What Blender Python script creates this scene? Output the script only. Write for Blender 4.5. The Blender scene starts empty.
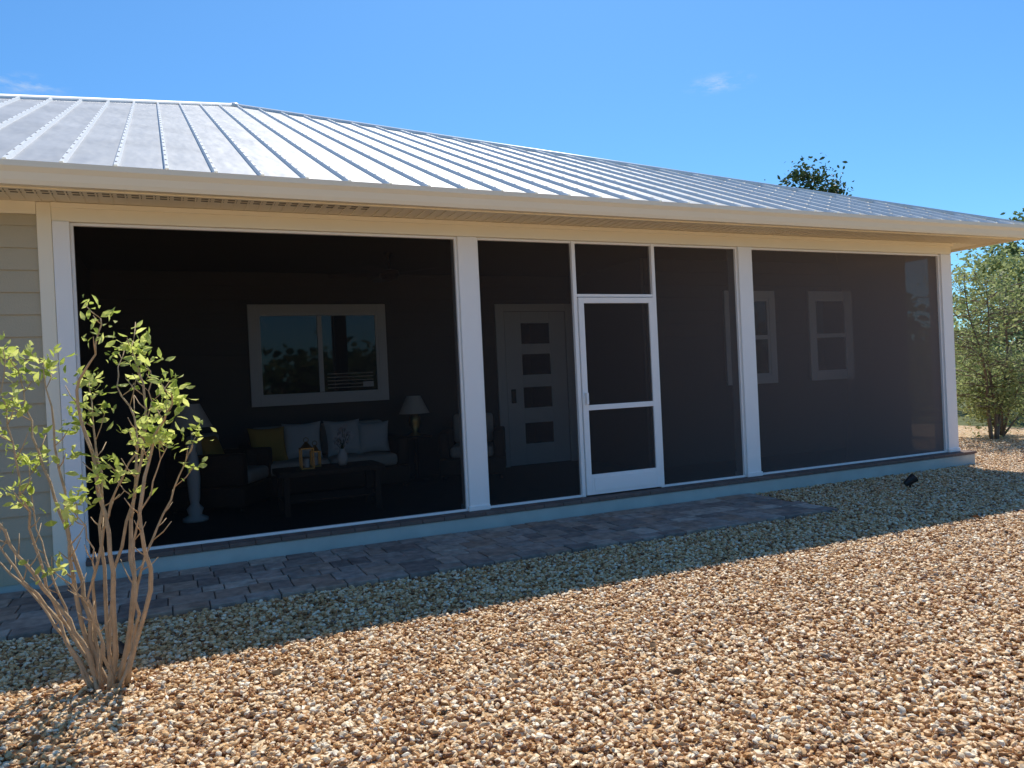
import bpy, math, random
import numpy as np
from mathutils import Vector, Matrix
random.seed(7); rng=np.random.default_rng(7)
sc=bpy.context.scene
COL=sc.collection

# ------------------------------------------------------------ materials
def mat_new(name):
    m=bpy.data.materials.new(name); m.use_nodes=True
    nt=m.node_tree; b=nt.nodes['Principled BSDF']
    return m,nt,b
def N(nt,t,**k):
    n=nt.nodes.new(t)
    for a,v in k.items(): setattr(n,a,v)
    return n
def simple(name,col,rough=0.6,metal=0.0,noise=0.12,scale=6.0,bump=0.0,bscale=60.0,spec=0.4):
    m,nt,b=mat_new(name)
    tc=N(nt,'ShaderNodeTexCoord')
    nz=N(nt,'ShaderNodeTexNoise'); nz.inputs['Scale'].default_value=scale; nz.inputs['Detail'].default_value=6
    nt.links.new(tc.outputs['Object'],nz.inputs['Vector'])
    mx=N(nt,'ShaderNodeMix',data_type='RGBA')
    c1=tuple(c*(1-noise) for c in col)+(1,); c2=tuple(min(1,c*(1+noise)) for c in col)+(1,)
    mx.inputs[6].default_value=c1; mx.inputs[7].default_value=c2
    nt.links.new(nz.outputs['Fac'],mx.inputs[0]); nt.links.new(mx.outputs[2],b.inputs['Base Color'])
    b.inputs['Roughness'].default_value=rough; b.inputs['Metallic'].default_value=metal
    b.inputs['Specular IOR Level'].default_value=spec
    if bump>0:
        n2=N(nt,'ShaderNodeTexNoise'); n2.inputs['Scale'].default_value=bscale; n2.inputs['Detail'].default_value=5
        nt.links.new(tc.outputs['Object'],n2.inputs['Vector'])
        bp=N(nt,'ShaderNodeBump'); bp.inputs['Strength'].default_value=bump; bp.inputs['Distance'].default_value=0.01
        nt.links.new(n2.outputs['Fac'],bp.inputs['Height']); nt.links.new(bp.outputs['Normal'],b.inputs['Normal'])
    return m
def ramp(nt,stops,interp='LINEAR'):
    r=N(nt,'ShaderNodeValToRGB'); cr=r.color_ramp; cr.interpolation=interp
    while len(cr.elements)<len(stops): cr.elements.new(0.5)
    for e,(p,c) in zip(cr.elements,stops): e.position=p; e.color=tuple(c)+(1,)
    return r
M={}
M['white']=simple('white_paint',(0.95,0.92,0.88),0.45,noise=0.02,scale=3)
M['trimwhite']=simple('window_trim_paint',(0.84,0.82,0.79),0.5,noise=0.02,scale=3)
M['frieze']=simple('bounce_warm_trim',(0.95,0.86,0.68),0.5,noise=0.03,scale=2)  # warm bounce light put into the trim colour
M['gutter']=simple('gutter_enamel',(0.93,0.82,0.62),0.35,noise=0.03,scale=2)
M['soffit']=simple('soffit_vinyl',(0.86,0.76,0.58),0.6,noise=0.04)
M['siding']=simple('siding_paint',(0.50,0.43,0.30),0.6,noise=0.06,scale=4,bump=0.2,bscale=90)
M['inwall']=simple('porch_wall_shaded',(0.12,0.105,0.09),0.7,noise=0.06,scale=4)  # siding colour darkened: the porch shade is put into it
M['concrete']=simple('painted_concrete',(0.50,0.53,0.48),0.7,noise=0.2,scale=4,bump=0.3,bscale=60)
M['brick']=simple('slab_edge_paver',(0.17,0.12,0.10),0.85,noise=0.4,scale=9,bump=0.4)
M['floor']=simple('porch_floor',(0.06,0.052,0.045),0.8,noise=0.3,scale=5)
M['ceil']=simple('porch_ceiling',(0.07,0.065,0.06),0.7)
M['wicker']=simple('dark_wicker',(0.08,0.045,0.025),0.6,noise=0.5,scale=60,bump=0.6,bscale=120)
M['cushion']=simple('beige_cushion',(0.58,0.52,0.44),0.9,noise=0.08)
M['pillow_y']=simple('mustard_pillow',(0.60,0.36,0.08),0.9,noise=0.1)
M['pillow_w']=simple('white_pillow',(0.72,0.70,0.67),0.9,noise=0.06)
M['darkwood']=simple('dark_wood',(0.05,0.03,0.02),0.5,noise=0.3,scale=20)
M['shade']=simple('lamp_shade_linen',(0.76,0.68,0.58),0.9,noise=0.04)
M['black']=simple('black_metal',(0.02,0.02,0.02),0.4)
M['brass']=simple('brass',(0.5,0.33,0.12),0.35,metal=0.9)
M['flower']=simple('white_petals',(0.7,0.66,0.66),0.8)
M['stemgreen']=simple('stem_green',(0.07,0.12,0.04),0.7)
M['sticker']=simple('sticker',(0.7,0.7,0.7),0.5)
M['deadleaf']=simple('dry_leaf',(0.16,0.09,0.04),0.8,noise=0.4)

def roof_mat():
    m,nt,b=mat_new('galvalume_roof')
    tc=N(nt,'ShaderNodeTexCoord')
    nz=N(nt,'ShaderNodeTexNoise'); nz.inputs['Scale'].default_value=1.6; nz.inputs['Detail'].default_value=7
    nt.links.new(tc.outputs['Object'],nz.inputs['Vector'])
    r=ramp(nt,[(0.3,(0.33,0.335,0.34)),(0.7,(0.45,0.455,0.46))]); nt.links.new(nz.outputs['Fac'],r.inputs['Fac'])
    nt.links.new(r.outputs['Color'],b.inputs['Base Color'])
    b.inputs['Metallic'].default_value=0.1; b.inputs['Roughness'].default_value=0.5
    n2=N(nt,'ShaderNodeTexNoise'); n2.inputs['Scale'].default_value=2.2
    mp=N(nt,'ShaderNodeMapping'); mp.inputs['Scale'].default_value=(2.2,0.7,0.7)
    nt.links.new(tc.outputs['Object'],mp.inputs['Vector']); nt.links.new(mp.outputs['Vector'],n2.inputs['Vector'])
    bp=N(nt,'ShaderNodeBump'); bp.inputs['Strength'].default_value=0.4; bp.inputs['Distance'].default_value=0.03
    nt.links.new(n2.outputs['Fac'],bp.inputs['Height']); nt.links.new(bp.outputs['Normal'],b.inputs['Normal'])
    return m
M['roof']=roof_mat()
M['seam']=simple('roof_seam',(0.80,0.80,0.78),0.45,metal=0.0,noise=0.12,scale=14)
M['seam_dab']=simple('seam_dab_dark',(0.16,0.16,0.17),0.5)  # dark dabs break the pale seams into dashes, imitating glints

def screen_mat(name,tcol,dcol,lo,hi):
    m,nt,b=mat_new(name)
    nt.nodes.remove(b); out=nt.nodes['Material Output']
    tr=N(nt,'ShaderNodeBsdfTransparent'); tr.inputs['Color'].default_value=(tcol,tcol,tcol,1)
    df=N(nt,'ShaderNodeBsdfDiffuse'); df.inputs['Color'].default_value=dcol+(1,)
    # woven mesh closes up at grazing angles; its grey also imitates flare haze
    lw=N(nt,'ShaderNodeLayerWeight'); lw.inputs['Blend'].default_value=0.5
    mr=N(nt,'ShaderNodeMapRange'); mr.inputs['From Min'].default_value=0.0; mr.inputs['From Max'].default_value=0.5
    nt.links.new(lw.outputs['Facing'],mr.inputs['Value'])
    pw=N(nt,'ShaderNodeMath',operation='POWER'); pw.inputs[1].default_value=1.3; nt.links.new(mr.outputs['Result'],pw.inputs[0])
    m2=N(nt,'ShaderNodeMapRange'); m2.inputs['To Min'].default_value=lo; m2.inputs['To Max'].default_value=hi; nt.links.new(pw.outputs[0],m2.inputs['Value'])
    mx=N(nt,'ShaderNodeMixShader')
    nt.links.new(m2.outputs['Result'],mx.inputs[0]); nt.links.new(tr.outputs[0],mx.inputs[1]); nt.links.new(df.outputs[0],mx.inputs[2])
    nt.links.new(mx.outputs[0],out.inputs['Surface'])
    return m
M['screen']=screen_mat('insect_screen',0.50,(0.235,0.195,0.18),0.03,0.74)
M['screen2']=screen_mat('dense_screen',0.22,(0.05,0.045,0.045),0.3,0.8)  # side screen made denser to dim the bright view outside
def glass_mat():
    m,nt,b=mat_new('dark_window_glass')
    b.inputs['Base Color'].default_value=(0.015,0.02,0.025,1); b.inputs['Roughness'].default_value=0.02
    b.inputs['Metallic'].default_value=0.0; b.inputs['IOR'].default_value=1.8
    return m
M['glass']=glass_mat()

def leaf_mat(name,c1,c2,trans=0.45):
    m,nt,b=mat_new(name); out=nt.nodes['Material Output']
    g=N(nt,'ShaderNodeNewGeometry')
    r=ramp(nt,[(0.0,c1),(1.0,c2)]); nt.links.new(g.outputs['Random Per Island'],r.inputs['Fac'])
    nt.links.new(r.outputs['Color'],b.inputs['Base Color']); b.inputs['Roughness'].default_value=0.5
    b.inputs['Specular IOR Level'].default_value=0.3
    t=N(nt,'ShaderNodeBsdfTranslucent'); nt.links.new(r.outputs['Color'],t.inputs['Color'])
    mx=N(nt,'ShaderNodeMixShader'); mx.inputs[0].default_value=trans
    nt.links.new(b.outputs[0],mx.inputs[1]); nt.links.new(t.outputs[0],mx.inputs[2]); nt.links.new(mx.outputs[0],out.inputs['Surface'])
    return m
M['leaf_shrub']=leaf_mat('young_leaf',(0.36,0.46,0.07),(0.82,0.86,0.28),0.6)
M['leaf_tree']=leaf_mat('tree_leaf',(0.08,0.12,0.04),(0.20,0.26,0.09),0.45)
M['leaf_hazy']=leaf_mat('hazy_leaf',(0.22,0.27,0.09),(0.50,0.54,0.24),0.5)  # foliage lightened: haze put into the leaf colour
M['leaf_dark']=leaf_mat('dark_leaf',(0.035,0.06,0.02),(0.08,0.12,0.04),0.3)
M['bark']=simple('bark',(0.20,0.15,0.11),0.9,noise=0.4,scale=14,bump=0.6)
M['bark_tan']=simple('tan_bark',(0.48,0.34,0.20),0.75,noise=0.45,scale=22,bump=0.6,bscale=50)

# ------------------------------------------------------------ mesh builder
class MB:
    def __init__(s): s.v=[]; s.f=[]; s.m=[]; s.mats=[]
    def mi(s,k):
        if k not in s.mats: s.mats.append(k)
        return s.mats.index(k)
    def add(s,vs,fs,k):
        o=len(s.v); s.v+= [tuple(p) for p in vs]; i=s.mi(k)
        for f in fs: s.f.append(tuple(o+j for j in f)); s.m.append(i)
    def box(s,x0,x1,y0,y1,z0,z1,k):
        vs=[(x0,y0,z0),(x1,y0,z0),(x1,y1,z0),(x0,y1,z0),(x0,y0,z1),(x1,y0,z1),(x1,y1,z1),(x0,y1,z1)]
        s.add(vs,[(0,3,2,1),(4,5,6,7),(0,1,5,4),(1,2,6,5),(2,3,7,6),(3,0,4,7)],k)
    def tube(s,pts,rad,k,n=7,cap=True):
        pts=[Vector(p) for p in pts]; vs=[]
        for i,p in enumerate(pts):
            a=pts[max(i-1,0)]; c=pts[min(i+1,len(pts)-1)]; d=(c-a).normalized()
            u=d.cross(Vector((1,0.13,0.2)))
            if u.length<0.1: u=d.cross(Vector((0,1,0)))
            u.normalize(); w=d.cross(u)
            for j in range(n):
                t=2*math.pi*j/n; vs.append(p+(u*math.cos(t)+w*math.sin(t))*rad[i])
        fs=[]
        for i in range(len(pts)-1):
            for j in range(n):
                fs.append((i*n+j,i*n+(j+1)%n,(i+1)*n+(j+1)%n,(i+1)*n+j))
        if cap: fs.append(tuple(range(n))[::-1]); fs.append(tuple((len(pts)-1)*n+j for j in range(n)))
        s.add(vs,fs,k)
    def lathe(s,cx,cy,prof,k,n=20):
        vs=[];fs=[]
        for r,z in prof:
            for j in range(n):
                t=2*math.pi*j/n; vs.append((cx+r*math.cos(t),cy+r*math.sin(t),z))
        for i in range(len(prof)-1):
            for j in range(n): fs.append((i*n+j,i*n+(j+1)%n,(i+1)*n+(j+1)%n,(i+1)*n+j))
        fs.append(tuple(range(n))[::-1]); fs.append(tuple((len(prof)-1)*n+j for j in range(n)))
        s.add(vs,fs,k)
    def obj(s,name,parent=None,bevel=0,smooth=False,seg=2):
        me=bpy.data.meshes.new(name); me.from_pydata(s.v,[],s.f)
        for k in s.mats: me.materials.append(M[k])
        me.polygons.foreach_set('material_index',s.m)
        if smooth: me.polygons.foreach_set('use_smooth',[True]*len(s.f))
        me.update(); o=bpy.data.objects.new(name,me); COL.objects.link(o)
        if parent: o.parent=parent
        if bevel:
            b=o.modifiers.new('bevel','BEVEL'); b.width=bevel; b.segments=seg; b.limit_method='ANGLE'
        return o
def empty(name,loc=(0,0,0)):
    e=bpy.data.objects.new(name,None); COL.objects.link(e); e.location=loc; return e

# ------------------------------------------------------------ HOUSE
house=empty('house')
XR=9.7; FZ=0.19; ST=2.85; SOF=3.0; EZ=3.13
OV=0.6; P=5/12
ex1=XR+OV+0.03; S=8.93; ex0=ex1-2*S; XL=ex0+OV
ey0=-OV-0.03; ey1=ey0+2*S
posts=[2.71,6.15,9.6]
b=MB()
for i,x in enumerate(posts):
    w=0.10
    b.box(x-w,x+w,-0.03,0.17,FZ,ST,'white')
    b.box(x-w-0.012,x+w+0.012,-0.042,0.18,FZ,FZ+0.05,'white')
b.box(-0.758,-0.64,-0.05,0.17,0.0,ST+0.001,'white')
b.box(-0.862,-0.761,-0.035,0.05,0.0,SOF-0.003,'frieze')
b.obj('porch_posts',house,bevel=0.006)
b=MB()
b.box(-0.76,XR,-0.033,0.16,ST+0.002,SOF-0.002,'frieze')
b.box(-0.76,XR+0.01,-0.055,-0.034,ST+0.105,SOF-0.004,'frieze')
b.box(XR-0.2,XR,0.165,1.4,ST,SOF-0.002,'frieze')
b.obj('header_beam',house,bevel=0.004)
def siding(b,x0,x1,y,z0,z1,face=-1,exp=0.172,k='siding',t=0.02):
    z=z0
    while z<z1-0.01:
        zt=min(z+exp,z1)
        yo=y+face*t; yi=y+face*0.004
        vs=[(x0,yo,z),(x1,yo,z),(x1,yi,zt),(x0,yi,zt),(x0,y+0.02,z),(x1,y+0.02,z),(x1,y+0.02,zt),(x0,y+0.02,zt)]
        b.add(vs,[(0,1,2,3),(0,4,5,1),(3,2,6,7),(0,3,7,4),(1,5,6,2)],k); z=zt
b=MB()
siding(b,XL,-0.864,0.0,0.06,SOF-0.10)
b.box(XL,-0.864,-0.032,0.0,SOF-0.098,SOF-0.002,'frieze')
b.box(XL,-0.864,0.021,0.15,0.0,SOF,'siding')
b.box(XL,-0.864,-0.01,0.02,0.0,0.058,'concrete')
b.obj('siding_wall',house)
b=MB()
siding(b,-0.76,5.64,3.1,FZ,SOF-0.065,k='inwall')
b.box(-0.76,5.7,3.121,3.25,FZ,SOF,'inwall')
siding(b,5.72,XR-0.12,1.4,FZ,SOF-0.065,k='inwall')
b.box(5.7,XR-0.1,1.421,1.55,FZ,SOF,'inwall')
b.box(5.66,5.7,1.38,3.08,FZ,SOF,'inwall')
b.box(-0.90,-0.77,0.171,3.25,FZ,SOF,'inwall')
b.box(XR-0.13,XR-0.06,0.66,1.376,FZ,SOF-0.07,'inwall')  # solid side wall added to cut the bright view outside
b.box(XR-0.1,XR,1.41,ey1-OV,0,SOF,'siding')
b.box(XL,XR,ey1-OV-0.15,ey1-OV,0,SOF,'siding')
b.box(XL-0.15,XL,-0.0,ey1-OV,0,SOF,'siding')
b.obj('house_walls',house)
b=MB(); siding(b,XR-0.059,XR-0.03,0.66,FZ,SOF-0.07,k='siding'); b.box(XR-0.059,XR-0.01,0.69,1.378,0,SOF-0.01,'siding'); b.box(XR-0.1,XR+0.012,1.38,1.408,0,SOF-0.01,'white'); b.obj('side_corner_board',house,bevel=0.004)
b=MB()
b.box(-0.638,XR+0.16,-0.14,0.3,-0.05,FZ-0.04,'concrete')
b.obj('slab_edge',house,bevel=0.008)
b=MB()
x=-0.638
while x<XR+0.18:
    l=0.21
    b.box(x+0.002,min(x+l-0.002,XR+0.18),-0.155,0.06,FZ-0.036,FZ-0.001,'brick'); x+=l
b.obj('slab_cap_bricks',house,bevel=0.004)
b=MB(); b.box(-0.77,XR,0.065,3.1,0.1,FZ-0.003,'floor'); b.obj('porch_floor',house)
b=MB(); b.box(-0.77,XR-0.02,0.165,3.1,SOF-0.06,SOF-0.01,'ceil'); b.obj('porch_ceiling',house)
b=MB()
b.box(XL-OV,XR+OV-0.02,-OV+0.02,-0.003,SOF,SOF+0.02,'soffit')
b.box(XR+0.003,XR+OV-0.02,-0.0,ey1,SOF,SOF+0.02,'soffit')
x=XL
while x<XR+OV-0.05:
    b.box(x,x+0.012,-OV+0.03,-0.06,SOF-0.008,SOF-0.0005,'soffit'); x+=0.1
b.obj('soffit',house)
b=MB(); x=-6.0
M['slot']=simple('vent_slot',(0.22,0.19,0.14),0.8)
while x<1.6:
    for k in range(3):
        b.box(x+0.018,x+0.088,-0.47+k*0.07,-0.44+k*0.07,SOF-0.003,SOF-0.0006,'slot')
    x+=0.1
b.obj('soffit_vents',house)
def extr(b,prof,x0,x1,k):
    n=len(prof); vs=[(x0,p[0],p[1]) for p in prof]+[(x1,p[0],p[1]) for p in prof]
    fs=[(i,(i+1)%n,n+(i+1)%n,n+i) for i in range(n)]; fs+=[tuple(range(n))[::-1],tuple(range(n,2*n))]
    b.add(vs,fs,k)
gp=[(-OV,SOF-0.03),(-OV-0.07,SOF-0.03),(-OV-0.085,SOF),(-OV-0.10,SOF+0.05),(-OV-0.125,SOF+0.085),(-OV-0.125,SOF+0.125),(-OV-0.11,SOF+0.125),(-OV-0.108,SOF+0.10),(-OV,SOF+0.09)]
b=MB()
extr(b,gp,XL-OV,XR+OV+0.1,'gutter')
b.box(XL-OV,XR+OV,-OV+0.001,-OV+0.025,SOF-0.04,EZ-0.01,'gutter')
b.obj('gutter',house)
b=MB()
b.box(XR+OV-0.02,XR+OV,-OV+0.03,ey1,SOF-0.04,EZ-0.012,'gutter')
b.box(XR+OV+0.001,XR+OV+0.10,-OV,ey1,SOF-0.02,SOF+0.12,'gutter')
b.obj('side_gutter',house,bevel=0.006)
def rz(s): return EZ+P*s
ap=(ex1-S,ey0+S,rz(S))
b=MB()
v=[(ex0,ey0,EZ),(ex1,ey0,EZ),(ex1,ey1,EZ),(ex0,ey1,EZ),ap]
b.add(v,[(0,1,4),(1,2,4),(2,3,4),(3,0,4)],'roof')
v2=[(p[0],p[1],p[2]-0.02) for p in v[:4]]
b.add(v2,[(3,2,1,0)],'roof')
b.obj('metal_roof',house)
b=MB()
def strip(b,p0,p1,nrm,w,h,k):
    p0=Vector(p0);p1=Vector(p1);d=(p1-p0).normalized();nrm=Vector(nrm).normalized();s=d.cross(nrm).normalized()
    vs=[]
    for p in (p0,p1):
        for a,c in ((-w,-0.002),(w,-0.002),(w*0.6,h),(-w*0.6,h)): vs.append(p+s*a+nrm*c)
    b.add(vs,[(0,1,2,3),(4,7,6,5),(0,4,5,1),(1,5,6,2),(2,6,7,3),(3,7,4,0)],k)
nf=Vector((0,-P,1)).normalized(); up_=Vector((0,1,P)).normalized()
x=ex1-0.25; dabs=MB()
while x>ex0+0.2:
    smax=min(ex1-x,x-ex0,S)
    strip(b,(x,ey0,EZ),(x,ey0+smax,rz(smax)),nf,0.019,0.032,'seam')
    if x>-5:
        q=0.15
        while q<smax-0.1:
            c=Vector((x,ey0+q,rz(q)))+nf*0.0325
            a=0.009; dabs.add([c+Vector((-a,0,0))-up_*0.03,c+Vector((a,0,0))-up_*0.03,c+Vector((a,0,0))+up_*0.03,c+Vector((-a,0,0))+up_*0.03,c+nf*0.006],[(0,1,4),(1,2,4),(2,3,4),(3,0,4)],'seam_dab'); q+=0.30
    x-=0.345
y=ey0+0.3
while y<ey1-0.3:
    s=min(y-ey0,ey1-y,S)
    strip(b,(ex1,y,EZ),(ex1-s,y,rz(s)),Vector((P,0,1)),0.02,0.032,'seam')
    strip(b,(ex0,y,EZ),(ex0+s,y,rz(s)),Vector((-P,0,1)),0.02,0.032,'seam'); y+=0.345
b.obj('roof_seams',house); dabs.obj('seam_dabs',house)
b=MB()
for cx_,cy_ in ((ex1,ey0),(ex1,ey1),(ex0,ey0),(ex0,ey1)):
    b.tube([(cx_,cy_,EZ+0.012),(ap[0],ap[1],ap[2]+0.012)],[0.045,0.045],'seam',12)
b.lathe(ap[0],ap[1],[(0.16,ap[2]-0.05),(0.08,ap[2]+0.05),(0.01,ap[2]+0.07)],'seam',12)
strip(b,(ex0,ey0+0.012,EZ+0.004),(ex1,ey0+0.012,EZ+0.004),nf,0.02,0.012,'seam')
b.obj('ridge_caps',house,smooth=True)
b=MB()
def quadY(b,x0,x1,y,z0,z1,k): b.add([(x0,y,z0),(x1,y,z0),(x1,y,z1),(x0,y,z1)],[(0,1,2,3)],k)
quadY(b,-0.64,2.61,0.03,FZ,ST,'screen')
quadY(b,2.81,3.885,0.03,FZ,ST,'screen'); quadY(b,3.885,4.885,0.03,2.28,ST,'screen')
quadY(b,4.885,6.05,0.03,FZ,ST,'screen'); quadY(b,6.25,9.5,0.03,FZ,ST,'screen')
b.add([(XR-0.09,0.17,FZ),(XR-0.09,0.66,FZ),(XR-0.09,0.66,ST),(XR-0.09,0.17,ST)],[(0,1,2,3)],'screen2')
b.obj('porch_screens',house)
b=MB()
def frame(b,x0,x1,z0,z1,w,y0,y1,k):
    b.box(x0,x0+w,y0,y1,z0,z1,k); b.box(x1-w,x1,y0,y1,z0,z1,k)
    b.box(x0+w,x1-w,y0,y1,z0,z0+w,k); b.box(x0+w,x1-w,y0,y1,z1-w,z1,k)
for x0,x1 in ((-0.64,2.61),(6.25,9.5)): frame(b,x0,x1,FZ,ST,0.022,0.0,0.05,'white')
frame(b,2.81,3.895,FZ,ST,0.022,0.0,0.05,'white'); frame(b,4.875,6.05,FZ,ST,0.022,0.0,0.05,'white')
b.box(3.87,3.912,-0.01,0.055,FZ,ST,'white'); b.box(4.858,4.90,-0.01,0.055,FZ,ST,'white')
b.box(3.912,4.858,0.0,0.05,ST-0.022,ST,'white'); b.box(3.912,4.858,-0.006,0.05,2.27,2.30,'white')
b.obj('screen_frames',house,bevel=0.003)
b=MB()
dx0,dx1,dz0,dz1=3.918,4.852,FZ+0.015,2.262; yy0,yy1=-0.028,0.005
b.box(dx0,dx0+0.062,yy0,yy1,dz0,dz1,'white'); b.box(dx1-0.062,dx1,yy0,yy1,dz0,dz1,'white')
b.box(dx0+0.062,dx1-0.062,yy0,yy1,dz1-0.06,dz1,'white'); b.box(dx0+0.062,dx1-0.062,yy0,yy1,1.085,1.14,'white')
b.box(dx0+0.062,dx1-0.062,yy0,yy1,dz0,dz0+0.21,'white')
b.box(dx0+0.09,dx1-0.09,yy0-0.006,yy0-0.001,dz0+0.035,dz0+0.18,'white')
b.box(dx0+0.02,dx0+0.045,yy0-0.045,yy0-0.001,1.15,1.27,'white')
b.obj('screen_door_frame',house,bevel=0.004)
b=MB(); quadY(b,dx0+0.06,dx1-0.06,-0.012,dz0+0.2,dz1-0.05,'screen'); b.obj('screen_door_mesh',house)
def window(name,x0,x1,z0,z1,y,trim=0.11,slider=True,doubleh=False):
    b=MB(); W='trimwhite'
    b.box(x0,x0+trim,y-0.035,y,z0,z1,W); b.box(x1-trim,x1,y-0.035,y,z0,z1,W)
    b.box(x0+trim,x1-trim,y-0.035,y,z1-trim,z1,W); b.box(x0+trim,x1-trim,y-0.04,y,z0,z0+trim,W)
    ix0,ix1,iz0,iz1=x0+trim,x1-trim,z0+trim,z1-trim
    frame(b,ix0,ix1,iz0,iz1,0.035,y-0.025,y-0.002,W)
    if slider: xm=(ix0+ix1)/2; b.box(xm-0.03,xm+0.03,y-0.03,y-0.002,iz0+0.04,iz1-0.04,W)
    if doubleh: zm=(iz0+iz1)/2; b.box(ix0+0.04,ix1-0.04,y-0.03,y-0.002,zm-0.03,zm+0.03,W)
    o=b.obj(name,house,bevel=0.003)
    g=MB(); quadY(g,ix0+0.02,ix1-0.02,y-0.010,iz0+0.02,iz1-0.02,'glass'); g.obj(name+'_glass',house)
window('slider_window',0.95,2.70,1.25,2.53,3.078)
window('sash_window',6.98,7.88,1.22,2.52,1.378,slider=False,doubleh=True)
window('sash_window_east',8.52,9.38,1.22,2.52,1.378,slider=False,doubleh=True)
b=MB(); b.box(2.36,2.50,3.05,3.055,1.44,1.51,'sticker')
for k in range(5): b.box(1.90,2.5,3.060,3.064,1.44+k*0.045,1.452+k*0.045,'cushion')
b.obj('window_blind_and_sticker',house)
b=MB(); y=3.078; W='trimwhite'
b.box(4.30,4.43,y-0.035,y,FZ,2.53,W); b.box(5.43,5.56,y-0.035,y,FZ,2.53,W); b.box(4.43,5.43,y-0.035,y,2.42,2.53,W)
lz=[(0.50,0.80),(1.02,1.32),(1.50,1.80),(1.95,2.25)]; dxa,dxb=4.44,5.42
lx0,lx1=4.70,5.16
b.box(dxa,lx0,y-0.02,y+0.0,FZ+0.01,2.415,W); b.box(lx1,dxb,y-0.02,y,FZ+0.01,2.415,W)
zz=FZ+0.01
for a,c in lz: b.box(lx0,lx1,y-0.02,y,zz,a,W); zz=c
b.box(lx0,lx1,y-0.02,y,zz,2.415,W)
b.box(4.50,4.56,y-0.06,y-0.021,1.1,1.3,'black')
b.obj('entry_door',house,bevel=0.004)
b=MB(); quadY(b,lx0,lx1,y-0.008,0.48,2.3,'glass'); b.obj('entry_door_glass',house)

# ------------------------------------------------------------ porch furniture
def rbox(name,parent,x0,x1,y0,y1,z0,z1,k,bev=0.05,seg=4):
    b=MB(); b.box(x0,x1,y0,y1,z0,z1,k); return b.obj(name,parent,bevel=bev,seg=seg,smooth=True)
def sofa(name,x0,x1,y0,y1,cush=2):
    e=empty(name); F=FZ
    b=MB()
    b.box(x0,x1,y0,y1,F+0.06,F+0.28,'wicker')
    b.box(x0,x0+0.14,y0,y1,F+0.28,F+0.62,'wicker'); b.box(x1-0.14,x1,y0,y1,F+0.28,F+0.62,'wicker')
    b.box(x0+0.14,x1-0.14,y1-0.14,y1,F+0.28,F+0.80,'wicker')
    for px in (x0+0.03,x1-0.09):
        for py in (y0+0.03,y1-0.09): b.box(px,px+0.06,py,py+0.06,F,F+0.06,'wicker')
    b.obj('frame',e,bevel=0.03,smooth=True)
    w=(x1-x0-0.28)/cush
    for i in range(cush):
        a=x0+0.14+i*w
        rbox('seat_cushion',e,a+0.005,a+w-0.005,y0-0.01,y1-0.16,F+0.285,F+0.43,'cushion')
        rbox('back_cushion',e,a+0.01,a+w-0.01,y1-0.30,y1-0.145,F+0.435,F+0.82,'cushion')
    return e
s=sofa('sofa',0.75,2.65,2.05,2.95,cush=2)
def pillow(e,x,y,z,k,rz_=0,s=0.22):
    me=bpy.data.meshes.new('pillow'); n=12; vs=[];fs=[]
    for sd in (1,-1):
        for i in range(n+1):
            for j in range(n+1):
                u=i/n*2-1; w=j/n*2-1
                th=0.085*max(0,(1-u**4))**0.5*max(0,(1-w**4))**0.5
                vs.append((u*s*(1-0.10*(1-w*w)*(abs(u))**3),sd*th,w*s*(1-0.10*(1-u*u)*(abs(w))**3)))
    q=(n+1)**2
    for i in range(n):
        for j in range(n):
            a=i*(n+1)+j; fs.append((a,a+1,a+n+2,a+n+1)); fs.append((q+a,q+a+n+1,q+a+n+2,q+a+1))
    me.from_pydata(vs,[],fs); me.materials.append(M[k]); me.polygons.foreach_set('use_smooth',[True]*len(fs))
    o=bpy.data.objects.new('pillow',me); COL.objects.link(o); o.parent=e; o.location=(x,y,z); o.rotation_euler=(-0.35,0.1*rz_,rz_); return o
pillow(s,1.05,2.42,FZ+0.62,'pillow_y',0.2); pillow(s,1.45,2.48,FZ+0.64,'pillow_w',-0.15,0.23)
pillow(s,1.95,2.48,FZ+0.64,'pillow_w',0.1,0.23); pillow(s,2.3,2.42,FZ+0.62,'pillow_w',-0.3,0.2)
a=sofa('armchair',-0.42,0.42,-0.42,0.42,cush=1); a.location=(0.50,1.95,0); a.rotation_euler=(0,0,math.radians(62))
pillow(a,0,0.1,FZ+0.62,'pillow_y',0.1,0.2)
a2=sofa('armchair',-0.42,0.42,-0.42,0.42,cush=1); a2.location=(3.66,2.5,0); a2.rotation_euler=(0,0,math.radians(-25))
def lamp(name,x,y,z0,h,r,k='white',col=0.05):
    e=empty(name); b=MB()
    H=h*0.72
    prof=[(col*2.4,z0),(col*2.4,z0+0.03),(col*1.2,z0+0.06),(col*1.6,z0+0.12),(col*0.8,z0+0.17),(col,z0+0.22),(col*1.25,z0+H*0.5),(col,z0+H*0.75),(col*0.6,z0+H*0.85),(col*0.9,z0+H*0.9),(0.012,z0+H*0.95),(0.012,z0+h-0.03)]
    if h<0.8: prof=[(col*1.8,z0),(col*1.8,z0+0.02),(col*0.7,z0+0.05),(col*1.9,z0+H*0.45),(col*1.6,z0+H*0.65),(col*0.4,z0+H*0.9),(0.012,z0+h-0.03)]
    b.lathe(x,y,prof,k); b.obj('base',e,smooth=True)
    b=MB(); sh=r*1.15
    b.lathe(x,y,[(r,z0+h-sh),(r*0.45,z0+h),(r*0.43,z0+h-0.002),(r*0.98,z0+h-sh+0.002)],'shade',28); b.obj('shade',e)
    return e
lamp('table_lamp',2.93,2.7,FZ+0.58,0.52,0.2,k='brass',col=0.045)
lamp('floor_lamp',0.20,1.3,FZ,1.16,0.2,k='trimwhite',col=0.05)
e=empty('side_table'); b=MB(); b.lathe(2.93,2.7,[(0.22,FZ+0.55),(0.22,FZ+0.58)],'darkwood')
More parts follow.
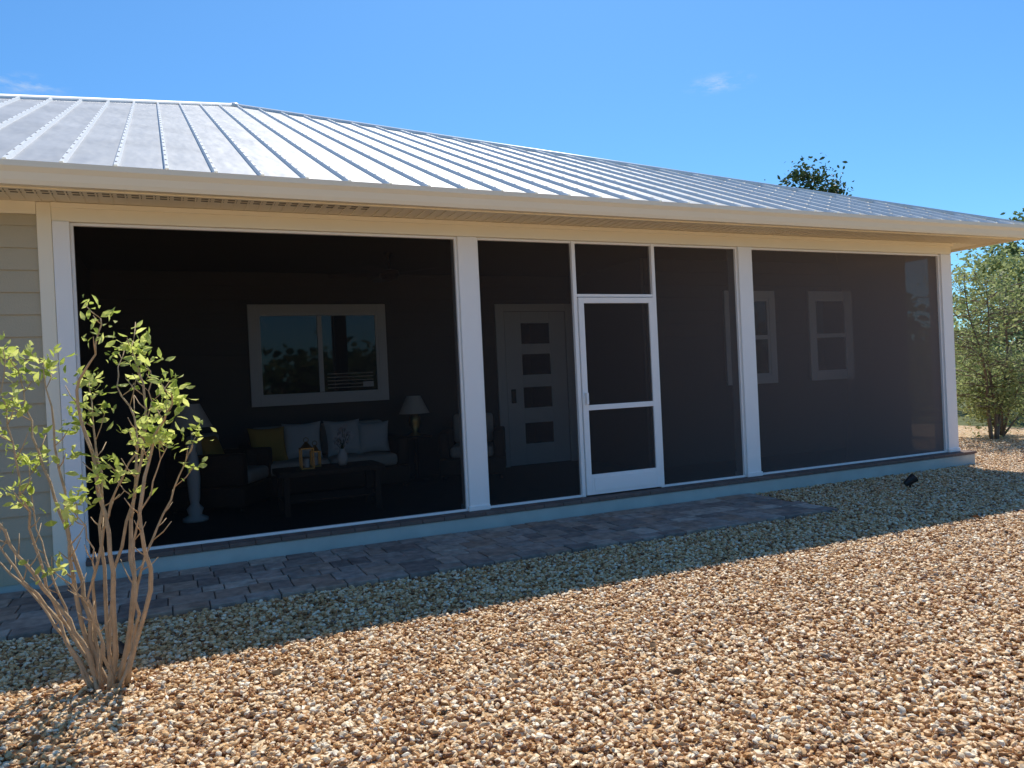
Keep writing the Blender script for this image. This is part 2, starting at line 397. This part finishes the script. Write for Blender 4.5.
b.lathe(2.93,2.7,[(0.16,FZ),(0.03,FZ+0.03),(0.03,FZ+0.549)],'darkwood'); b.obj('table',e)
e=empty('coffee_table'); b=MB()
b.box(0.95,2.0,0.75,1.3,FZ+0.40,FZ+0.45,'darkwood')
for px in (0.99,1.90):
    for py in (0.79,1.20): b.box(px,px+0.06,py,py+0.06,FZ,FZ+0.40,'darkwood')
b.box(1.0,1.95,0.8,1.25,FZ+0.14,FZ+0.16,'darkwood'); b.obj('top_and_legs',e,bevel=0.004)
def lantern(x,y,s):
    e=empty('lantern'); z=FZ+0.452; b=MB(); w=0.065*s; h=0.2*s
    b.box(x-w,x+w,y-w,y+w,z,z+0.015,'brass'); b.box(x-w,x+w,y-w,y+w,z+h,z+h+0.015,'brass')
    for sx in(-1,1):
        for sy in (-1,1):
            b.box(x+sx*w-0.006*(sx+1),x+sx*w+0.006*(1-sx),y+sy*w-0.006*(sy+1),y+sy*w+0.006*(1-sy),z+0.015,z+h,'brass')
    b.lathe(x,y,[(w*0.9,z+h+0.016),(w*0.3,z+h+0.06),(0.01,z+h+0.075)],'brass',8)
    b.lathe(x,y,[(0.025,z+0.016),(0.025,z+0.1)],'pillow_w',10)
    ring=[(x+0.025*math.cos(t),y,z+h+0.09+0.025*math.sin(t)) for t in np.linspace(0,2*math.pi,13)]
    b.tube(ring,[0.004]*13,'brass',5); b.obj('cage',e)
lantern(1.25,0.95,1.0); lantern(1.36,1.1,0.75)
e=empty('flower_vase'); b=MB(); vx,vy,vz=1.62,1.0,FZ+0.452
b.lathe(vx,vy,[(0.035,vz),(0.06,vz+0.05),(0.055,vz+0.1),(0.03,vz+0.15),(0.035,vz+0.17)],'pillow_w',16); b.obj('vase',e,smooth=True)
b=MB()
for i in range(16):
    t=random.random()*6.28; r=random.uniform(0.02,0.11); h=random.uniform(0.22,0.42)
    p=(vx+r*math.cos(t),vy+r*math.sin(t),vz+h); b.tube([(vx,vy,vz+0.15),p],[0.003,0.002],'stemgreen',4)
    for j in range(6):
        q=Vector(p)+Vector((random.gauss(0,.018),random.gauss(0,.018),random.gauss(0,.018)))
        u=Vector((random.gauss(0,1),random.gauss(0,1),random.gauss(0,1))).normalized()*0.022; w=u.orthogonal().normalized()*0.018
        b.add([q-u,q+w,q+u,q-w],[(0,1,2,3)],'flower')
b.obj('flowers',e)
e=empty('ceiling_fan'); b=MB(); fx,fy=2.35,1.5
b.lathe(fx,fy,[(0.06,SOF-0.06),(0.02,SOF-0.1),(0.015,2.76),(0.1,2.74),(0.12,2.69),(0.08,2.64),(0.02,2.62)],'darkwood',16)
for i in range(5):
    t=i*2*math.pi/5+0.3; d=Vector((math.cos(t),math.sin(t),0)); n=Vector((-d.y,d.x,0.15))
    c=Vector((fx,fy,2.70)); b.add([c+d*0.12-n*0.03,c+d*0.25-n*0.06,c+d*0.68-n*0.07,c+d*0.68+n*0.07,c+d*0.25+n*0.06,c+d*0.12+n*0.03],[(0,1,2,3,4,5)],'darkwood')
b.obj('blades_and_motor',e)

# ------------------------------------------------------------ GROUND
def gravel_color_nodes(nt,facsock):
    r=ramp(nt,[(0.0,(0.14,0.06,0.025)),(0.08,(0.33,0.155,0.06)),(0.24,(0.52,0.28,0.11)),(0.42,(0.64,0.385,0.17)),(0.60,(0.74,0.50,0.26)),(0.78,(0.82,0.62,0.38)),(0.93,(0.90,0.78,0.58)),(1.0,(0.22,0.16,0.12))])
    nt.links.new(facsock,r.inputs['Fac']); return r
m,nt,bs=mat_new('gravel_bed'); M['gravelbed']=m
tc=N(nt,'ShaderNodeTexCoord'); vo=N(nt,'ShaderNodeTexVoronoi'); vo.inputs['Scale'].default_value=36
nt.links.new(tc.outputs['Object'],vo.inputs['Vector'])
sp=N(nt,'ShaderNodeSeparateColor'); nt.links.new(vo.outputs['Color'],sp.inputs[0])
r=gravel_color_nodes(nt,sp.outputs[0])
mr=N(nt,'ShaderNodeMapRange'); mr.inputs['From Min'].default_value=0.0; mr.inputs['From Max'].default_value=0.75; mr.inputs['To Min'].default_value=1.1; mr.inputs['To Max'].default_value=0.6  # cell edges darkened: shade of the gaps put into the colour
nt.links.new(vo.outputs['Distance'],mr.inputs['Value'])
mu=N(nt,'ShaderNodeMix',data_type='RGBA',blend_type='MULTIPLY'); mu.inputs[0].default_value=1
nt.links.new(r.outputs['Color'],mu.inputs[6]); nt.links.new(mr.outputs['Result'],mu.inputs[7]); nt.links.new(mu.outputs[2],bs.inputs['Base Color'])
bp=N(nt,'ShaderNodeBump'); bp.invert=True; bp.inputs['Strength'].default_value=0.8; bp.inputs['Distance'].default_value=0.012
nt.links.new(vo.outputs['Distance'],bp.inputs['Height']); nt.links.new(bp.outputs['Normal'],bs.inputs['Normal']); bs.inputs['Roughness'].default_value=0.8
m,nt,bs=mat_new('pebble'); M['pebble']=m
oi=N(nt,'ShaderNodeObjectInfo'); r=gravel_color_nodes(nt,oi.outputs['Random'])
tc=N(nt,'ShaderNodeTexCoord'); nz=N(nt,'ShaderNodeTexNoise'); nz.inputs['Scale'].default_value=1.5; nz.inputs['Detail'].default_value=5
nt.links.new(tc.outputs['Object'],nz.inputs['Vector'])
mr=N(nt,'ShaderNodeMapRange'); mr.inputs['To Min'].default_value=0.7; mr.inputs['To Max'].default_value=1.3; nt.links.new(nz.outputs['Fac'],mr.inputs['Value'])
mu=N(nt,'ShaderNodeMix',data_type='RGBA',blend_type='MULTIPLY'); mu.inputs[0].default_value=1
nt.links.new(r.outputs['Color'],mu.inputs[6]); nt.links.new(mr.outputs['Result'],mu.inputs[7]); nt.links.new(mu.outputs[2],bs.inputs['Base Color'])
bs.inputs['Roughness'].default_value=0.42; bs.inputs['Specular IOR Level'].default_value=0.4

m,nt,bs=mat_new('grass_ground'); M['grass']=m
tc=N(nt,'ShaderNodeTexCoord'); nz=N(nt,'ShaderNodeTexNoise'); nz.inputs['Scale'].default_value=0.5; nz.inputs['Detail'].default_value=10; nz.inputs['Roughness'].default_value=0.7
nt.links.new(tc.outputs['Object'],nz.inputs['Vector']); r=ramp(nt,[(0.3,(0.06,0.085,0.025)),(0.6,(0.13,0.14,0.05)),(0.75,(0.22,0.19,0.10))]); nt.links.new(nz.outputs['Fac'],r.inputs['Fac']); nt.links.new(r.outputs['Color'],bs.inputs['Base Color']); bs.inputs['Roughness'].default_value=0.95
b=MB(); G=1500
b.add([(-G,-G,-0.02),(G,-G,-0.02),(G,G,-0.02),(-G,G,-0.02)],[(0,1,2,3)],'grass'); b.obj('ground')
b=MB(); b.add([(-24,-30,-0.004),(15.5,-30,-0.004),(15.5,9,-0.004),(-24,9,-0.004)],[(0,1,2,3)],'gravelbed'); b.obj('gravel_bed')  # unseen stretch added behind the camera to bounce light onto the facade

b=MB()
b.add([(-2.2,-1.44,0),(-2.0,-5.0,0),(1,-5.7,0),(4.6,-5.7,0),(9,-3.6,0),(13,-1.44,0)],[(0,1,2,3,4,5)],'gravelbed')
b.add([(6.02,-1.44,0),(13,-1.44,0),(13,-0.15,0),(6.02,-0.15,0)],[(0,1,2,3)],'gravelbed')
b.add([(9.9,-0.15,0),(13,-0.15,0),(13,2.5,0),(9.9,2.5,0)],[(0,1,2,3)],'gravelbed')
gr=b.obj('gravel')
ng=bpy.data.node_groups.new('gravel_scatter','GeometryNodeTree')
ng.interface.new_socket('Geometry',in_out='INPUT',socket_type='NodeSocketGeometry'); ng.interface.new_socket('Geometry',in_out='OUTPUT',socket_type='NodeSocketGeometry')
gi=ng.nodes.new('NodeGroupInput'); go=ng.nodes.new('NodeGroupOutput'); L=ng.links.new
di=ng.nodes.new('GeometryNodeDistributePointsOnFaces'); di.distribute_method='RANDOM'; di.inputs['Density'].default_value=2500
L(gi.outputs[0],di.inputs['Mesh'])
spz=ng.nodes.new('GeometryNodeSetPosition'); rv=ng.nodes.new('FunctionNodeRandomValue'); rv.data_type='FLOAT_VECTOR'
rv.inputs[0].default_value=(0,0,-0.002); rv.inputs[1].default_value=(0,0,0.020); rv.inputs['Seed'].default_value=3
L(di.outputs['Points'],spz.inputs['Geometry']); L(rv.outputs[0],spz.inputs['Offset'])
jo=ng.nodes.new('GeometryNodeJoinGeometry')
for k in range(5):
    ic=ng.nodes.new('GeometryNodeMeshIcoSphere'); ic.inputs['Radius'].default_value=1; ic.inputs['Subdivisions'].default_value=3
    no=ng.nodes.new('ShaderNodeTexNoise'); no.noise_dimensions='4D'; no.inputs['W'].default_value=k*7.3; no.inputs['Scale'].default_value=0.9
    vs_=ng.nodes.new('ShaderNodeVectorMath'); vs_.operation='SUBTRACT'; vs_.inputs[1].default_value=(0.5,0.5,0.5); L(no.outputs['Color'],vs_.inputs[0])
    vm=ng.nodes.new('ShaderNodeVectorMath'); vm.operation='SCALE'; vm.inputs['Scale'].default_value=1.7; L(vs_.outputs[0],vm.inputs[0])
    st=ng.nodes.new('GeometryNodeSetPosition'); L(ic.outputs['Mesh'],st.inputs['Geometry']); L(vm.outputs[0],st.inputs['Offset'])
    ss=ng.nodes.new('GeometryNodeSetShadeSmooth'); L(st.outputs[0],ss.inputs[0])
    sm=ng.nodes.new('GeometryNodeSetMaterial'); sm.inputs['Material'].default_value=M['pebble']; L(ss.outputs[0],sm.inputs[0])
    g2=ng.nodes.new('GeometryNodeGeometryToInstance'); L(sm.outputs[0],g2.inputs[0]); L(g2.outputs[0],jo.inputs[0])
ip=ng.nodes.new('GeometryNodeInstanceOnPoints'); ip.inputs['Pick Instance'].default_value=True
ri=ng.nodes.new('FunctionNodeRandomValue'); ri.data_type='INT'; ri.inputs[4].default_value=0; ri.inputs[5].default_value=4; ri.inputs['Seed'].default_value=9
rr=ng.nodes.new('FunctionNodeRandomValue'); rr.data_type='FLOAT_VECTOR'; rr.inputs[0].default_value=(-0.5,-0.5,0); rr.inputs[1].default_value=(0.5,0.5,6.283); rr.inputs['Seed'].default_value=1
rs=ng.nodes.new('FunctionNodeRandomValue'); rs.data_type='FLOAT_VECTOR'; rs.inputs[0].default_value=(0.007,0.0055,0.005); rs.inputs[1].default_value=(0.020,0.015,0.011); rs.inputs['Seed'].default_value=2
L(spz.outputs[0],ip.inputs['Points']); L(jo.outputs[0],ip.inputs['Instance']); L(ri.outputs[2],ip.inputs['Instance Index']); L(rr.outputs[0],ip.inputs['Rotation']); L(rs.outputs[0],ip.inputs['Scale'])
j2=ng.nodes.new('GeometryNodeJoinGeometry'); L(gi.outputs[0],j2.inputs[0]); L(ip.outputs[0],j2.inputs[0]); L(j2.outputs[0],go.inputs[0])
md=gr.modifiers.new('scatter','NODES'); md.node_group=ng

m,nt,bs=mat_new('paver'); M['paver']=m
g=N(nt,'ShaderNodeNewGeometry')
r=ramp(nt,[(0.0,(0.20,0.155,0.13)),(0.3,(0.30,0.24,0.20)),(0.55,(0.38,0.315,0.265)),(0.8,(0.34,0.23,0.165)),(1.0,(0.46,0.39,0.32))]); nt.links.new(g.outputs['Random Per Island'],r.inputs['Fac'])
tc=N(nt,'ShaderNodeTexCoord'); nz=N(nt,'ShaderNodeTexNoise'); nz.inputs['Scale'].default_value=14; nz.inputs['Detail'].default_value=8
nt.links.new(tc.outputs['Object'],nz.inputs['Vector']); mr=N(nt,'ShaderNodeMapRange'); mr.inputs['From Min'].default_value=.3; mr.inputs['From Max'].default_value=.7; mr.inputs['To Min'].default_value=0.65; mr.inputs['To Max'].default_value=1.3; nt.links.new(nz.outputs['Fac'],mr.inputs['Value'])
mu=N(nt,'ShaderNodeMix',data_type='RGBA',blend_type='MULTIPLY'); mu.inputs[0].default_value=1
nt.links.new(r.outputs['Color'],mu.inputs[6]); nt.links.new(mr.outputs['Result'],mu.inputs[7]); nt.links.new(mu.outputs[2],bs.inputs['Base Color']); bs.inputs['Roughness'].default_value=0.8
bp=N(nt,'ShaderNodeBump'); bp.inputs['Strength'].default_value=0.4; bp.inputs['Distance'].default_value=0.006; n3=N(nt,'ShaderNodeTexNoise'); n3.inputs['Scale'].default_value=80
nt.links.new(tc.outputs['Object'],n3.inputs['Vector']); nt.links.new(n3.outputs['Fac'],bp.inputs['Height']); nt.links.new(bp.outputs['Normal'],bs.inputs['Normal'])
M['joint']=simple('joint_sand',(0.13,0.10,0.08),0.95)
b=MB()
rows=[(-1.42,-1.26,'s'),(-1.26,-1.02,'m'),(-1.02,-0.86,'m'),(-0.86,-0.62,'m'),(-0.62,-0.38,'m'),(-0.38,-0.165,'m')]
for y0,y1,t in rows:
    x=-6.0-random.random()*0.2; xe=5.95+random.uniform(-0.04,0.04)
    while x<xe-0.06:
        l=random.choice([0.15,0.23,0.3]) if t=='m' else 0.23
        x1=min(x+l,xe); z=0.036+random.uniform(-0.003,0.003)
        b.box(x+0.004,x1-0.004,y0+0.004,y1-0.004,-0.02,z,'paver'); x=x1
pe=empty('paver_path')
b.obj('pavers',pe,bevel=0.006)
b=MB(); b.box(-6.0,5.9,-1.41,-0.17,-0.019,0.022,'joint'); b.obj('joint_sand',pe)

# ------------------------------------------------------------ VEGETATION
def leaves(centers,dirs,size,wid,k,name,parent):
    n=len(centers); c=np.array(centers); d=np.array(dirs); d/=np.linalg.norm(d,axis=1)[:,None]+1e-9
    rnd=rng.normal(size=(n,3)); w=np.cross(d,rnd); w/=np.linalg.norm(w,axis=1)[:,None]+1e-9
    nn=np.cross(d,w); s=(size*rng.uniform(0.6,1.25,size=n))[:,None]; ww=s*wid
    v=np.stack([c,c+d*s*0.35+w*ww*0.5+nn*s*0.06,c+d*s*0.7+w*ww*0.4+nn*s*0.05,c+d*s-nn*s*0.08,c+d*s*0.7-w*ww*0.4+nn*s*0.05,c+d*s*0.35-w*ww*0.5+nn*s*0.06],axis=1).reshape(-1,3)
    me=bpy.data.meshes.new(name); f=[(6*i,6*i+1,6*i+2,6*i+3,6*i+4,6*i+5) for i in range(n)]
    me.from_pydata(v.tolist(),[],f); me.materials.append(M[k]); me.update()
    o=bpy.data.objects.new(name,me); COL.objects.link(o)
    if parent: o.parent=parent
    return o
# dry leaf litter on the gravel
lcs=[];lds=[]
for i in range(46):
    X=random.uniform(-1.0,7.5); Y=random.uniform(-5.2,-1.6)
    if random.random()<0.4: X=random.gauss(-0.2,0.5); Y=random.gauss(-2.6,0.35)
    lcs.append((X,Y,0.042)); lds.append((random.gauss(0,1),random.gauss(0,1),random.gauss(0,0.15)))
leaves(lcs,lds,0.06,0.45,'deadleaf','leaf_litter',None)

shrub=empty('shrub'); BX,BY=-0.37,-2.59
def sp3(px,py,d=0.0):
    # stem layout from a side elevation of the plant (lateral, height); d = fore-aft spread
    lat=(px-100)/201.0; h=(690-py)/201.0
    lat+=0.025*h
    return Vector((BX+lat*0.911+d*0.413,BY-lat*0.413+d*0.911,h*0.985))
stems=[
 ([(98,692),(88,640),(64,590),(38,545),(8,490),(-22,430),(-45,380)],-0.20,0.0125),
 ([(100,692),(84,620),(62,545),(38,480),(12,415),(-2,360)],0.2,0.013),
 ([(108,690),(118,610),(116,530),(98,450),(86,385),(108,350),(117,314)],-0.05,0.014),
 ([(118,688),(136,600),(128,520),(140,440),(136,380),(122,335)],0.15,0.013),
 ([(125,686),(150,590),(150,510),(164,445),(182,412),(194,396)],-0.12,0.013),
 ([(102,690),(74,600),(68,510),(56,420),(46,355)],0.05,0.012),
 ([(110,690),(100,570),(92,490),(74,425),(60,375)],0.3,0.011),
 ([(112,690),(122,640),(134,575),(150,520),(168,470),(176,440)],0.3,0.010),
 ([(96,692),(70,650),(30,600),(-8,560),(-40,520)],0.1,0.010),
 ([(104,690),(106,620),(88,575),(80,555)],-0.2,0.008),
 ([(112,690),(110,600),(124,500),(120,430),(98,382),(92,345)],0.35,0.010),
 ([(94,692),(60,620),(24,560),(2,520),(-18,470)],-0.1,0.010),
 ([(105,690),(92,640),(96,560),(110,500),(132,450),(148,400),(150,362)],0.1,0.010),
 ([(100,690),(80,650),(50,600),(36,540),(30,470),(14,400),(16,340)],0.0,0.010),
 ([(122,690),(130,650),(142,600),(140,540),(158,480),(174,445)],0.0,0.010),
 ([(99,690),(68,640),(44,580),(14,530),(4,460)],0.25,0.009),
 ([(115,690),(112,640),(104,590),(112,540),(100,500)],-0.22,0.009),
]
b=MB(); lc=[];ld=[]
def cluster(p,d,n,spread=0.05):
    for i in range(n):
        q=p+Vector((random.gauss(0,spread),random.gauss(0,spread),random.gauss(0,spread*0.7)))
        dd=(d.normalized()*0.6+Vector((random.gauss(0,1),random.gauss(0,1),random.gauss(-0.15,0.55)))*0.8)
        lc.append(q); ld.append(dd)
def smooth_pts(P,k=4):
    out=[]
    for i in range(len(P)-1):
        p0=P[max(i-1,0)];p1=P[i];p2=P[i+1];p3=P[min(i+2,len(P)-1)]
        for j in range(k):
            t=j/k; out.append(0.5*((2*p1)+(p2-p0)*t+(2*p0-5*p1+4*p2-p3)*t*t+(3*p1-p0-3*p2+p3)*t**3))
    out.append(P[-1]); return out
for pts,dep,r0 in stems:
    n=len(pts); P3=[sp3(x+random.uniform(-3,3),y,dep*(i/(n-1))+random.uniform(-.03,.03)) for i,(x,y) in enumerate(pts)]
    Q=smooth_pts(P3); m_=len(Q)
    Q=[q+Vector((random.gauss(0,.006),random.gauss(0,.006),0)) for q in Q]
    rad=[r0*(1-0.78*i/(m_-1))*(1.3 if i==0 else random.uniform(0.92,1.1)) for i in range(m_)]
    b.tube(Q,rad,'bark_tan',7)
    for i in range(int(m_*0.35),m_):
        if random.random()<0.65:
            d=(Q[i]-Q[i-1]).normalized(); side=Vector((random.gauss(0,1),random.gauss(0,1),random.uniform(0.0,0.6))).normalized()
            ln=random.uniform(0.06,0.18); p1=Q[i]+ (d*0.4+side*0.7)*ln*0.5; p2=p1+(d*0.3+side*0.5+Vector((0,0,0.25)))*ln*0.5
            b.tube([Q[i],p1,p2],[rad[i]*0.5,0.003,0.0018],'bark_tan',5)
            if random.random()<0.65 and p2.z>0.95: cluster(p2,(p2-p1),random.randint(7,15),0.030); cluster(p1,(p2-p1),random.randint(0,3),0.02)
    cluster(Q[-1],Q[-1]-Q[-3],random.randint(16,26),0.045)
b.obj('stems',shrub,smooth=True)
leaves([tuple(p) for p in lc],[tuple(p) for p in ld],0.058,0.42,'leaf_shrub','leaves',shrub)

def tree(name,x,y,h,cr,k='leaf_tree',nleaf=6000,ls=0.14,trunk_r=0.12,base=0.35,seed=1,flat=0.8,multi=1):
    R=random.Random(seed); e=empty(name,(0,0,0)); b=MB(); tips=[]
    for s_ in range(multi):
        ax=R.uniform(-0.3,0.3)*(multi>1)
        pts=[Vector((x+R.uniform(-.05,.05)*multi,y,0))]
        for i in range(1,6):
            t=i/5; pts.append(Vector((x+ax*3*t+R.gauss(0,0.01*h),y+R.gauss(0,0.01*h),h*0.82*t)))
        Q=smooth_pts(pts,3); m_=len(Q); rad=[trunk_r*(1-0.8*i/(m_-1)) for i in range(m_)]
        b.tube(Q,rad,'bark',8)
        for i in range(int(m_*base),m_):
            for q in range(3):
                t=i/m_; a=R.uniform(0,6.28); ln=cr*R.uniform(0.5,1.0)*(1-0.55*abs(t-0.55)/0.45)
                d=Vector((math.cos(a),math.sin(a),R.uniform(0.1,0.7)))
                p1=Q[i]+d*ln*0.5; p2=p1+Vector((d.x,d.y,d.z*R.uniform(0.0,1.0)))*ln*0.5
                b.tube([Q[i],p1,p2],[rad[i]*0.5,rad[i]*0.3,0.01],'bark',5); tips+= [p2,p1+(p2-p1)*0.5]
                for w in range(2):
                    p3=p1+Vector((R.gauss(0,1),R.gauss(0,1),R.gauss(0.2,0.6)))*ln*0.3
                    b.tube([p1,p3],[rad[i]*0.2,0.006],'bark',4); tips.append(p3)
        tips.append(Q[-1])
    b.obj('trunk_and_limbs',e,smooth=True)
    per=max(1,nleaf//len(tips)); cs=[];ds=[]
    for t in tips:
        rr_=cr*R.uniform(0.08,0.22)
        for i in range(int(per*R.uniform(0.5,1.5))):
            o=Vector((R.gauss(0,1),R.gauss(0,1),R.gauss(0,flat)))*rr_*0.6
            cs.append(tuple(t+o)); ds.append((R.gauss(0,1),R.gauss(0,1),R.gauss(-0.2,0.7)))
    leaves(cs,ds,ls,0.45,k,'foliage',e); return e
tree('tree',13.1,1.7,3.3,1.15,'leaf_hazy',4500,0.075,0.035,0.2,11,multi=3)
tree('tree',18.6,4.6,4.3,2.0,'leaf_hazy',6000,0.13,0.10,0.2,12)
tree('tree',23.5,15.4,10.4,2.5,'leaf_dark',3600,0.2,0.2,0.5,13)
tree('tree',26.6,9.0,7.4,1.7,'leaf_tree',4000,0.17,0.18,0.3,14)
tree('tree',31.0,9.0,7.2,3.2,'leaf_tree',5000,0.2,0.2,0.2,15)
def bush(name,x,y,h,r,k,n,ls,seed):
    R=random.Random(seed); e=empty(name); b=MB(); cs=[];ds=[]
    for i in range(14):
        a=R.uniform(0,6.28); q=R.uniform(0.3,1)*r; top=Vector((x+math.cos(a)*q,y+math.sin(a)*q,h*R.uniform(0.5,1)))
        mid=Vector((x+math.cos(a)*q*0.4,y+math.sin(a)*q*0.4,top.z*0.5)); b.tube([(x,y,0),mid,top],[0.02,0.014,0.006],'bark',5)
        for j in range(n//14):
            t=R.random()**0.5; c=mid.lerp(top,t); o=Vector((R.gauss(0,1),R.gauss(0,1),R.gauss(0,1)))*r*0.2
            cs.append((c.x+o.x,c.y+o.y,max(0.02,c.z+o.z))); ds.append((R.gauss(0,1),R.gauss(0,1),R.gauss(0.2,0.6)))
    b.obj('stems',e); leaves(cs,ds,ls,0.45,k,'foliage',e)
bush('bush',13.6,1.9,1.0,0.9,'leaf_hazy',3000,0.08,21)
bush('bush',12.6,3.4,0.9,0.7,'leaf_tree',2000,0.08,22)
bush('bush',16.6,3.2,1.5,1.2,'leaf_hazy',3500,0.1,23)
bush('bush',19.5,7.5,2.0,1.8,'leaf_hazy',4500,0.13,24)
cs=[];ds=[];R=random.Random(5); b=MB()
for i in range(260):
    a=R.uniform(0,6.283); rad=R.uniform(55,85); cx=rad*math.cos(a);cy=rad*math.sin(a); h=R.uniform(3.5,7.5)
    b.tube([(cx,cy,0),(cx+R.uniform(-.5,.5),cy,h*0.7)],[0.25,0.1],'bark',5)
    for j in range(110):
        o=(R.gauss(0,1.7),R.gauss(0,1.7),abs(R.gauss(h*0.5,h*0.22))); cs.append((cx+o[0],cy+o[1],o[2])); ds.append((R.gauss(0,1),R.gauss(0,1),R.gauss(0,.6)))
tl=empty('distant_trees'); b.obj('trunks',tl); leaves(cs,ds,1.1,0.7,'leaf_tree','foliage',tl)

def lland(x,y,s=1):
    e=empty('landscape_light'); b=MB()
    b.tube([(x,y,-0.02),(x,y,0.07)],[0.008,0.012],'black',8)
    b.tube([(x-0.05*s,y+0.02,0.06),(x+0.05*s,y-0.02,0.13)],[0.03*s,0.055*s],'black',14)
    b.tube([(x+0.05*s,y-0.02,0.13),(x+0.052*s,y-0.021,0.132)],[0.048*s,0.048*s],'glass',14)
    b.obj('spotlight',e)
lland(7.55,-0.95,1.0); lland(-0.33,-2.36,0.9)

# ------------------------------------------------------------ LIGHT
sd=Vector((0.6,1.0,1.81)).normalized()
el=math.asin(sd.z); az=math.atan2(sd.x,sd.y)
w=bpy.data.worlds.new('World'); sc.world=w; w.use_nodes=True; nt=w.node_tree; LK=nt.links.new
bg=nt.nodes['Background']; sk=nt.nodes.new('ShaderNodeTexSky'); sk.sky_type='NISHITA'; sk.sun_disc=False
sk.sun_elevation=el; sk.sun_rotation=az; sk.air_density=1.0; sk.dust_density=0.5; sk.ozone_density=3.0
mx=nt.nodes.new('ShaderNodeMix'); mx.data_type='RGBA'; mx.blend_type='MULTIPLY'; mx.inputs[0].default_value=1; mx.inputs[7].default_value=(0.44,0.80,1.06,1)
LK(sk.outputs[0],mx.inputs[6]); last=mx.outputs[2]
# faint cirrus wisps at fixed sky directions
tc=nt.nodes.new('ShaderNodeTexCoord'); nz=nt.nodes.new('ShaderNodeTexNoise'); nz.inputs['Scale'].default_value=34; nz.inputs['Detail'].default_value=8; nz.inputs['Roughness'].default_value=0.7
mp=nt.nodes.new('ShaderNodeMapping'); mp.inputs['Scale'].default_value=(1,1,3.6); LK(tc.outputs['Generated'],mp.inputs['Vector']); LK(mp.outputs[0],nz.inputs['Vector'])
nr_=nt.nodes.new('ShaderNodeMapRange'); nr_.inputs['From Min'].default_value=0.45; nr_.inputs['From Max'].default_value=0.85; LK(nz.outputs['Fac'],nr_.inputs['Value'])
for D,rad in (((0.610,0.713,0.338),0.045),((-0.12,0.94,0.335),0.045)):
    D=Vector(D).normalized()
    sb=nt.nodes.new('ShaderNodeVectorMath'); sb.operation='SUBTRACT'; sb.inputs[1].default_value=D; LK(tc.outputs['Generated'],sb.inputs[0])
    sc_=nt.nodes.new('ShaderNodeVectorMath'); sc_.operation='MULTIPLY'; sc_.inputs[1].default_value=(1,1,3.4); LK(sb.outputs[0],sc_.inputs[0])
    ln=nt.nodes.new('ShaderNodeVectorMath'); ln.operation='LENGTH'; LK(sc_.outputs[0],ln.inputs[0])
    mk=nt.nodes.new('ShaderNodeMapRange'); mk.inputs['From Min'].default_value=rad; mk.inputs['From Max'].default_value=0.0; LK(ln.outputs['Value'],mk.inputs['Value'])
    ml=nt.nodes.new('ShaderNodeMath'); ml.operation='MULTIPLY'; LK(mk.outputs[0],ml.inputs[0]); LK(nr_.outputs[0],ml.inputs[1])
    mm=nt.nodes.new('ShaderNodeMix'); mm.data_type='RGBA'; mm.inputs[7].default_value=(4.5,5.2,6.0,1); LK(ml.outputs[0],mm.inputs[0]); LK(last,mm.inputs[6]); last=mm.outputs[2]
LK(last,bg.inputs['Color']); bg.inputs['Strength'].default_value=0.15
ld_=bpy.data.lights.new('sun','SUN'); ld_.energy=5.0; ld_.angle=math.radians(0.5); ld_.color=(1,0.94,0.84)
lo=bpy.data.objects.new('sun',ld_); COL.objects.link(lo); lo.rotation_euler=sd.to_track_quat('Z','Y').to_euler()

# ------------------------------------------------------------ CAMERA
cam=bpy.data.cameras.new('camera'); co=bpy.data.objects.new('camera',cam); COL.objects.link(co); sc.camera=co
cam.sensor_width=36; cam.lens=26.72; cam.clip_end=4000; cam.clip_start=0.05
yaw=math.radians(65.6); th=math.radians(2.7); pit=math.atan(-5/760)
F0=Vector((math.cos(yaw),math.sin(yaw),0)); R0=Vector((math.sin(yaw),-math.cos(yaw),0)); U0=Vector((0,0,1))
F=(F0*math.cos(pit)+U0*math.sin(pit)).normalized(); U1=R0.cross(F)
r_=R0*math.cos(th)-U1*math.sin(th); u_=R0*math.sin(th)+U1*math.cos(th)
mt=Matrix((( r_.x,u_.x,-F.x,0),(r_.y,u_.y,-F.y,-6.9),(r_.z,u_.z,-F.z,1.45),(0,0,0,1)))
co.matrix_world=mt
sc.view_settings.view_transform='Standard'; sc.view_settings.look='None'; sc.view_settings.exposure=0
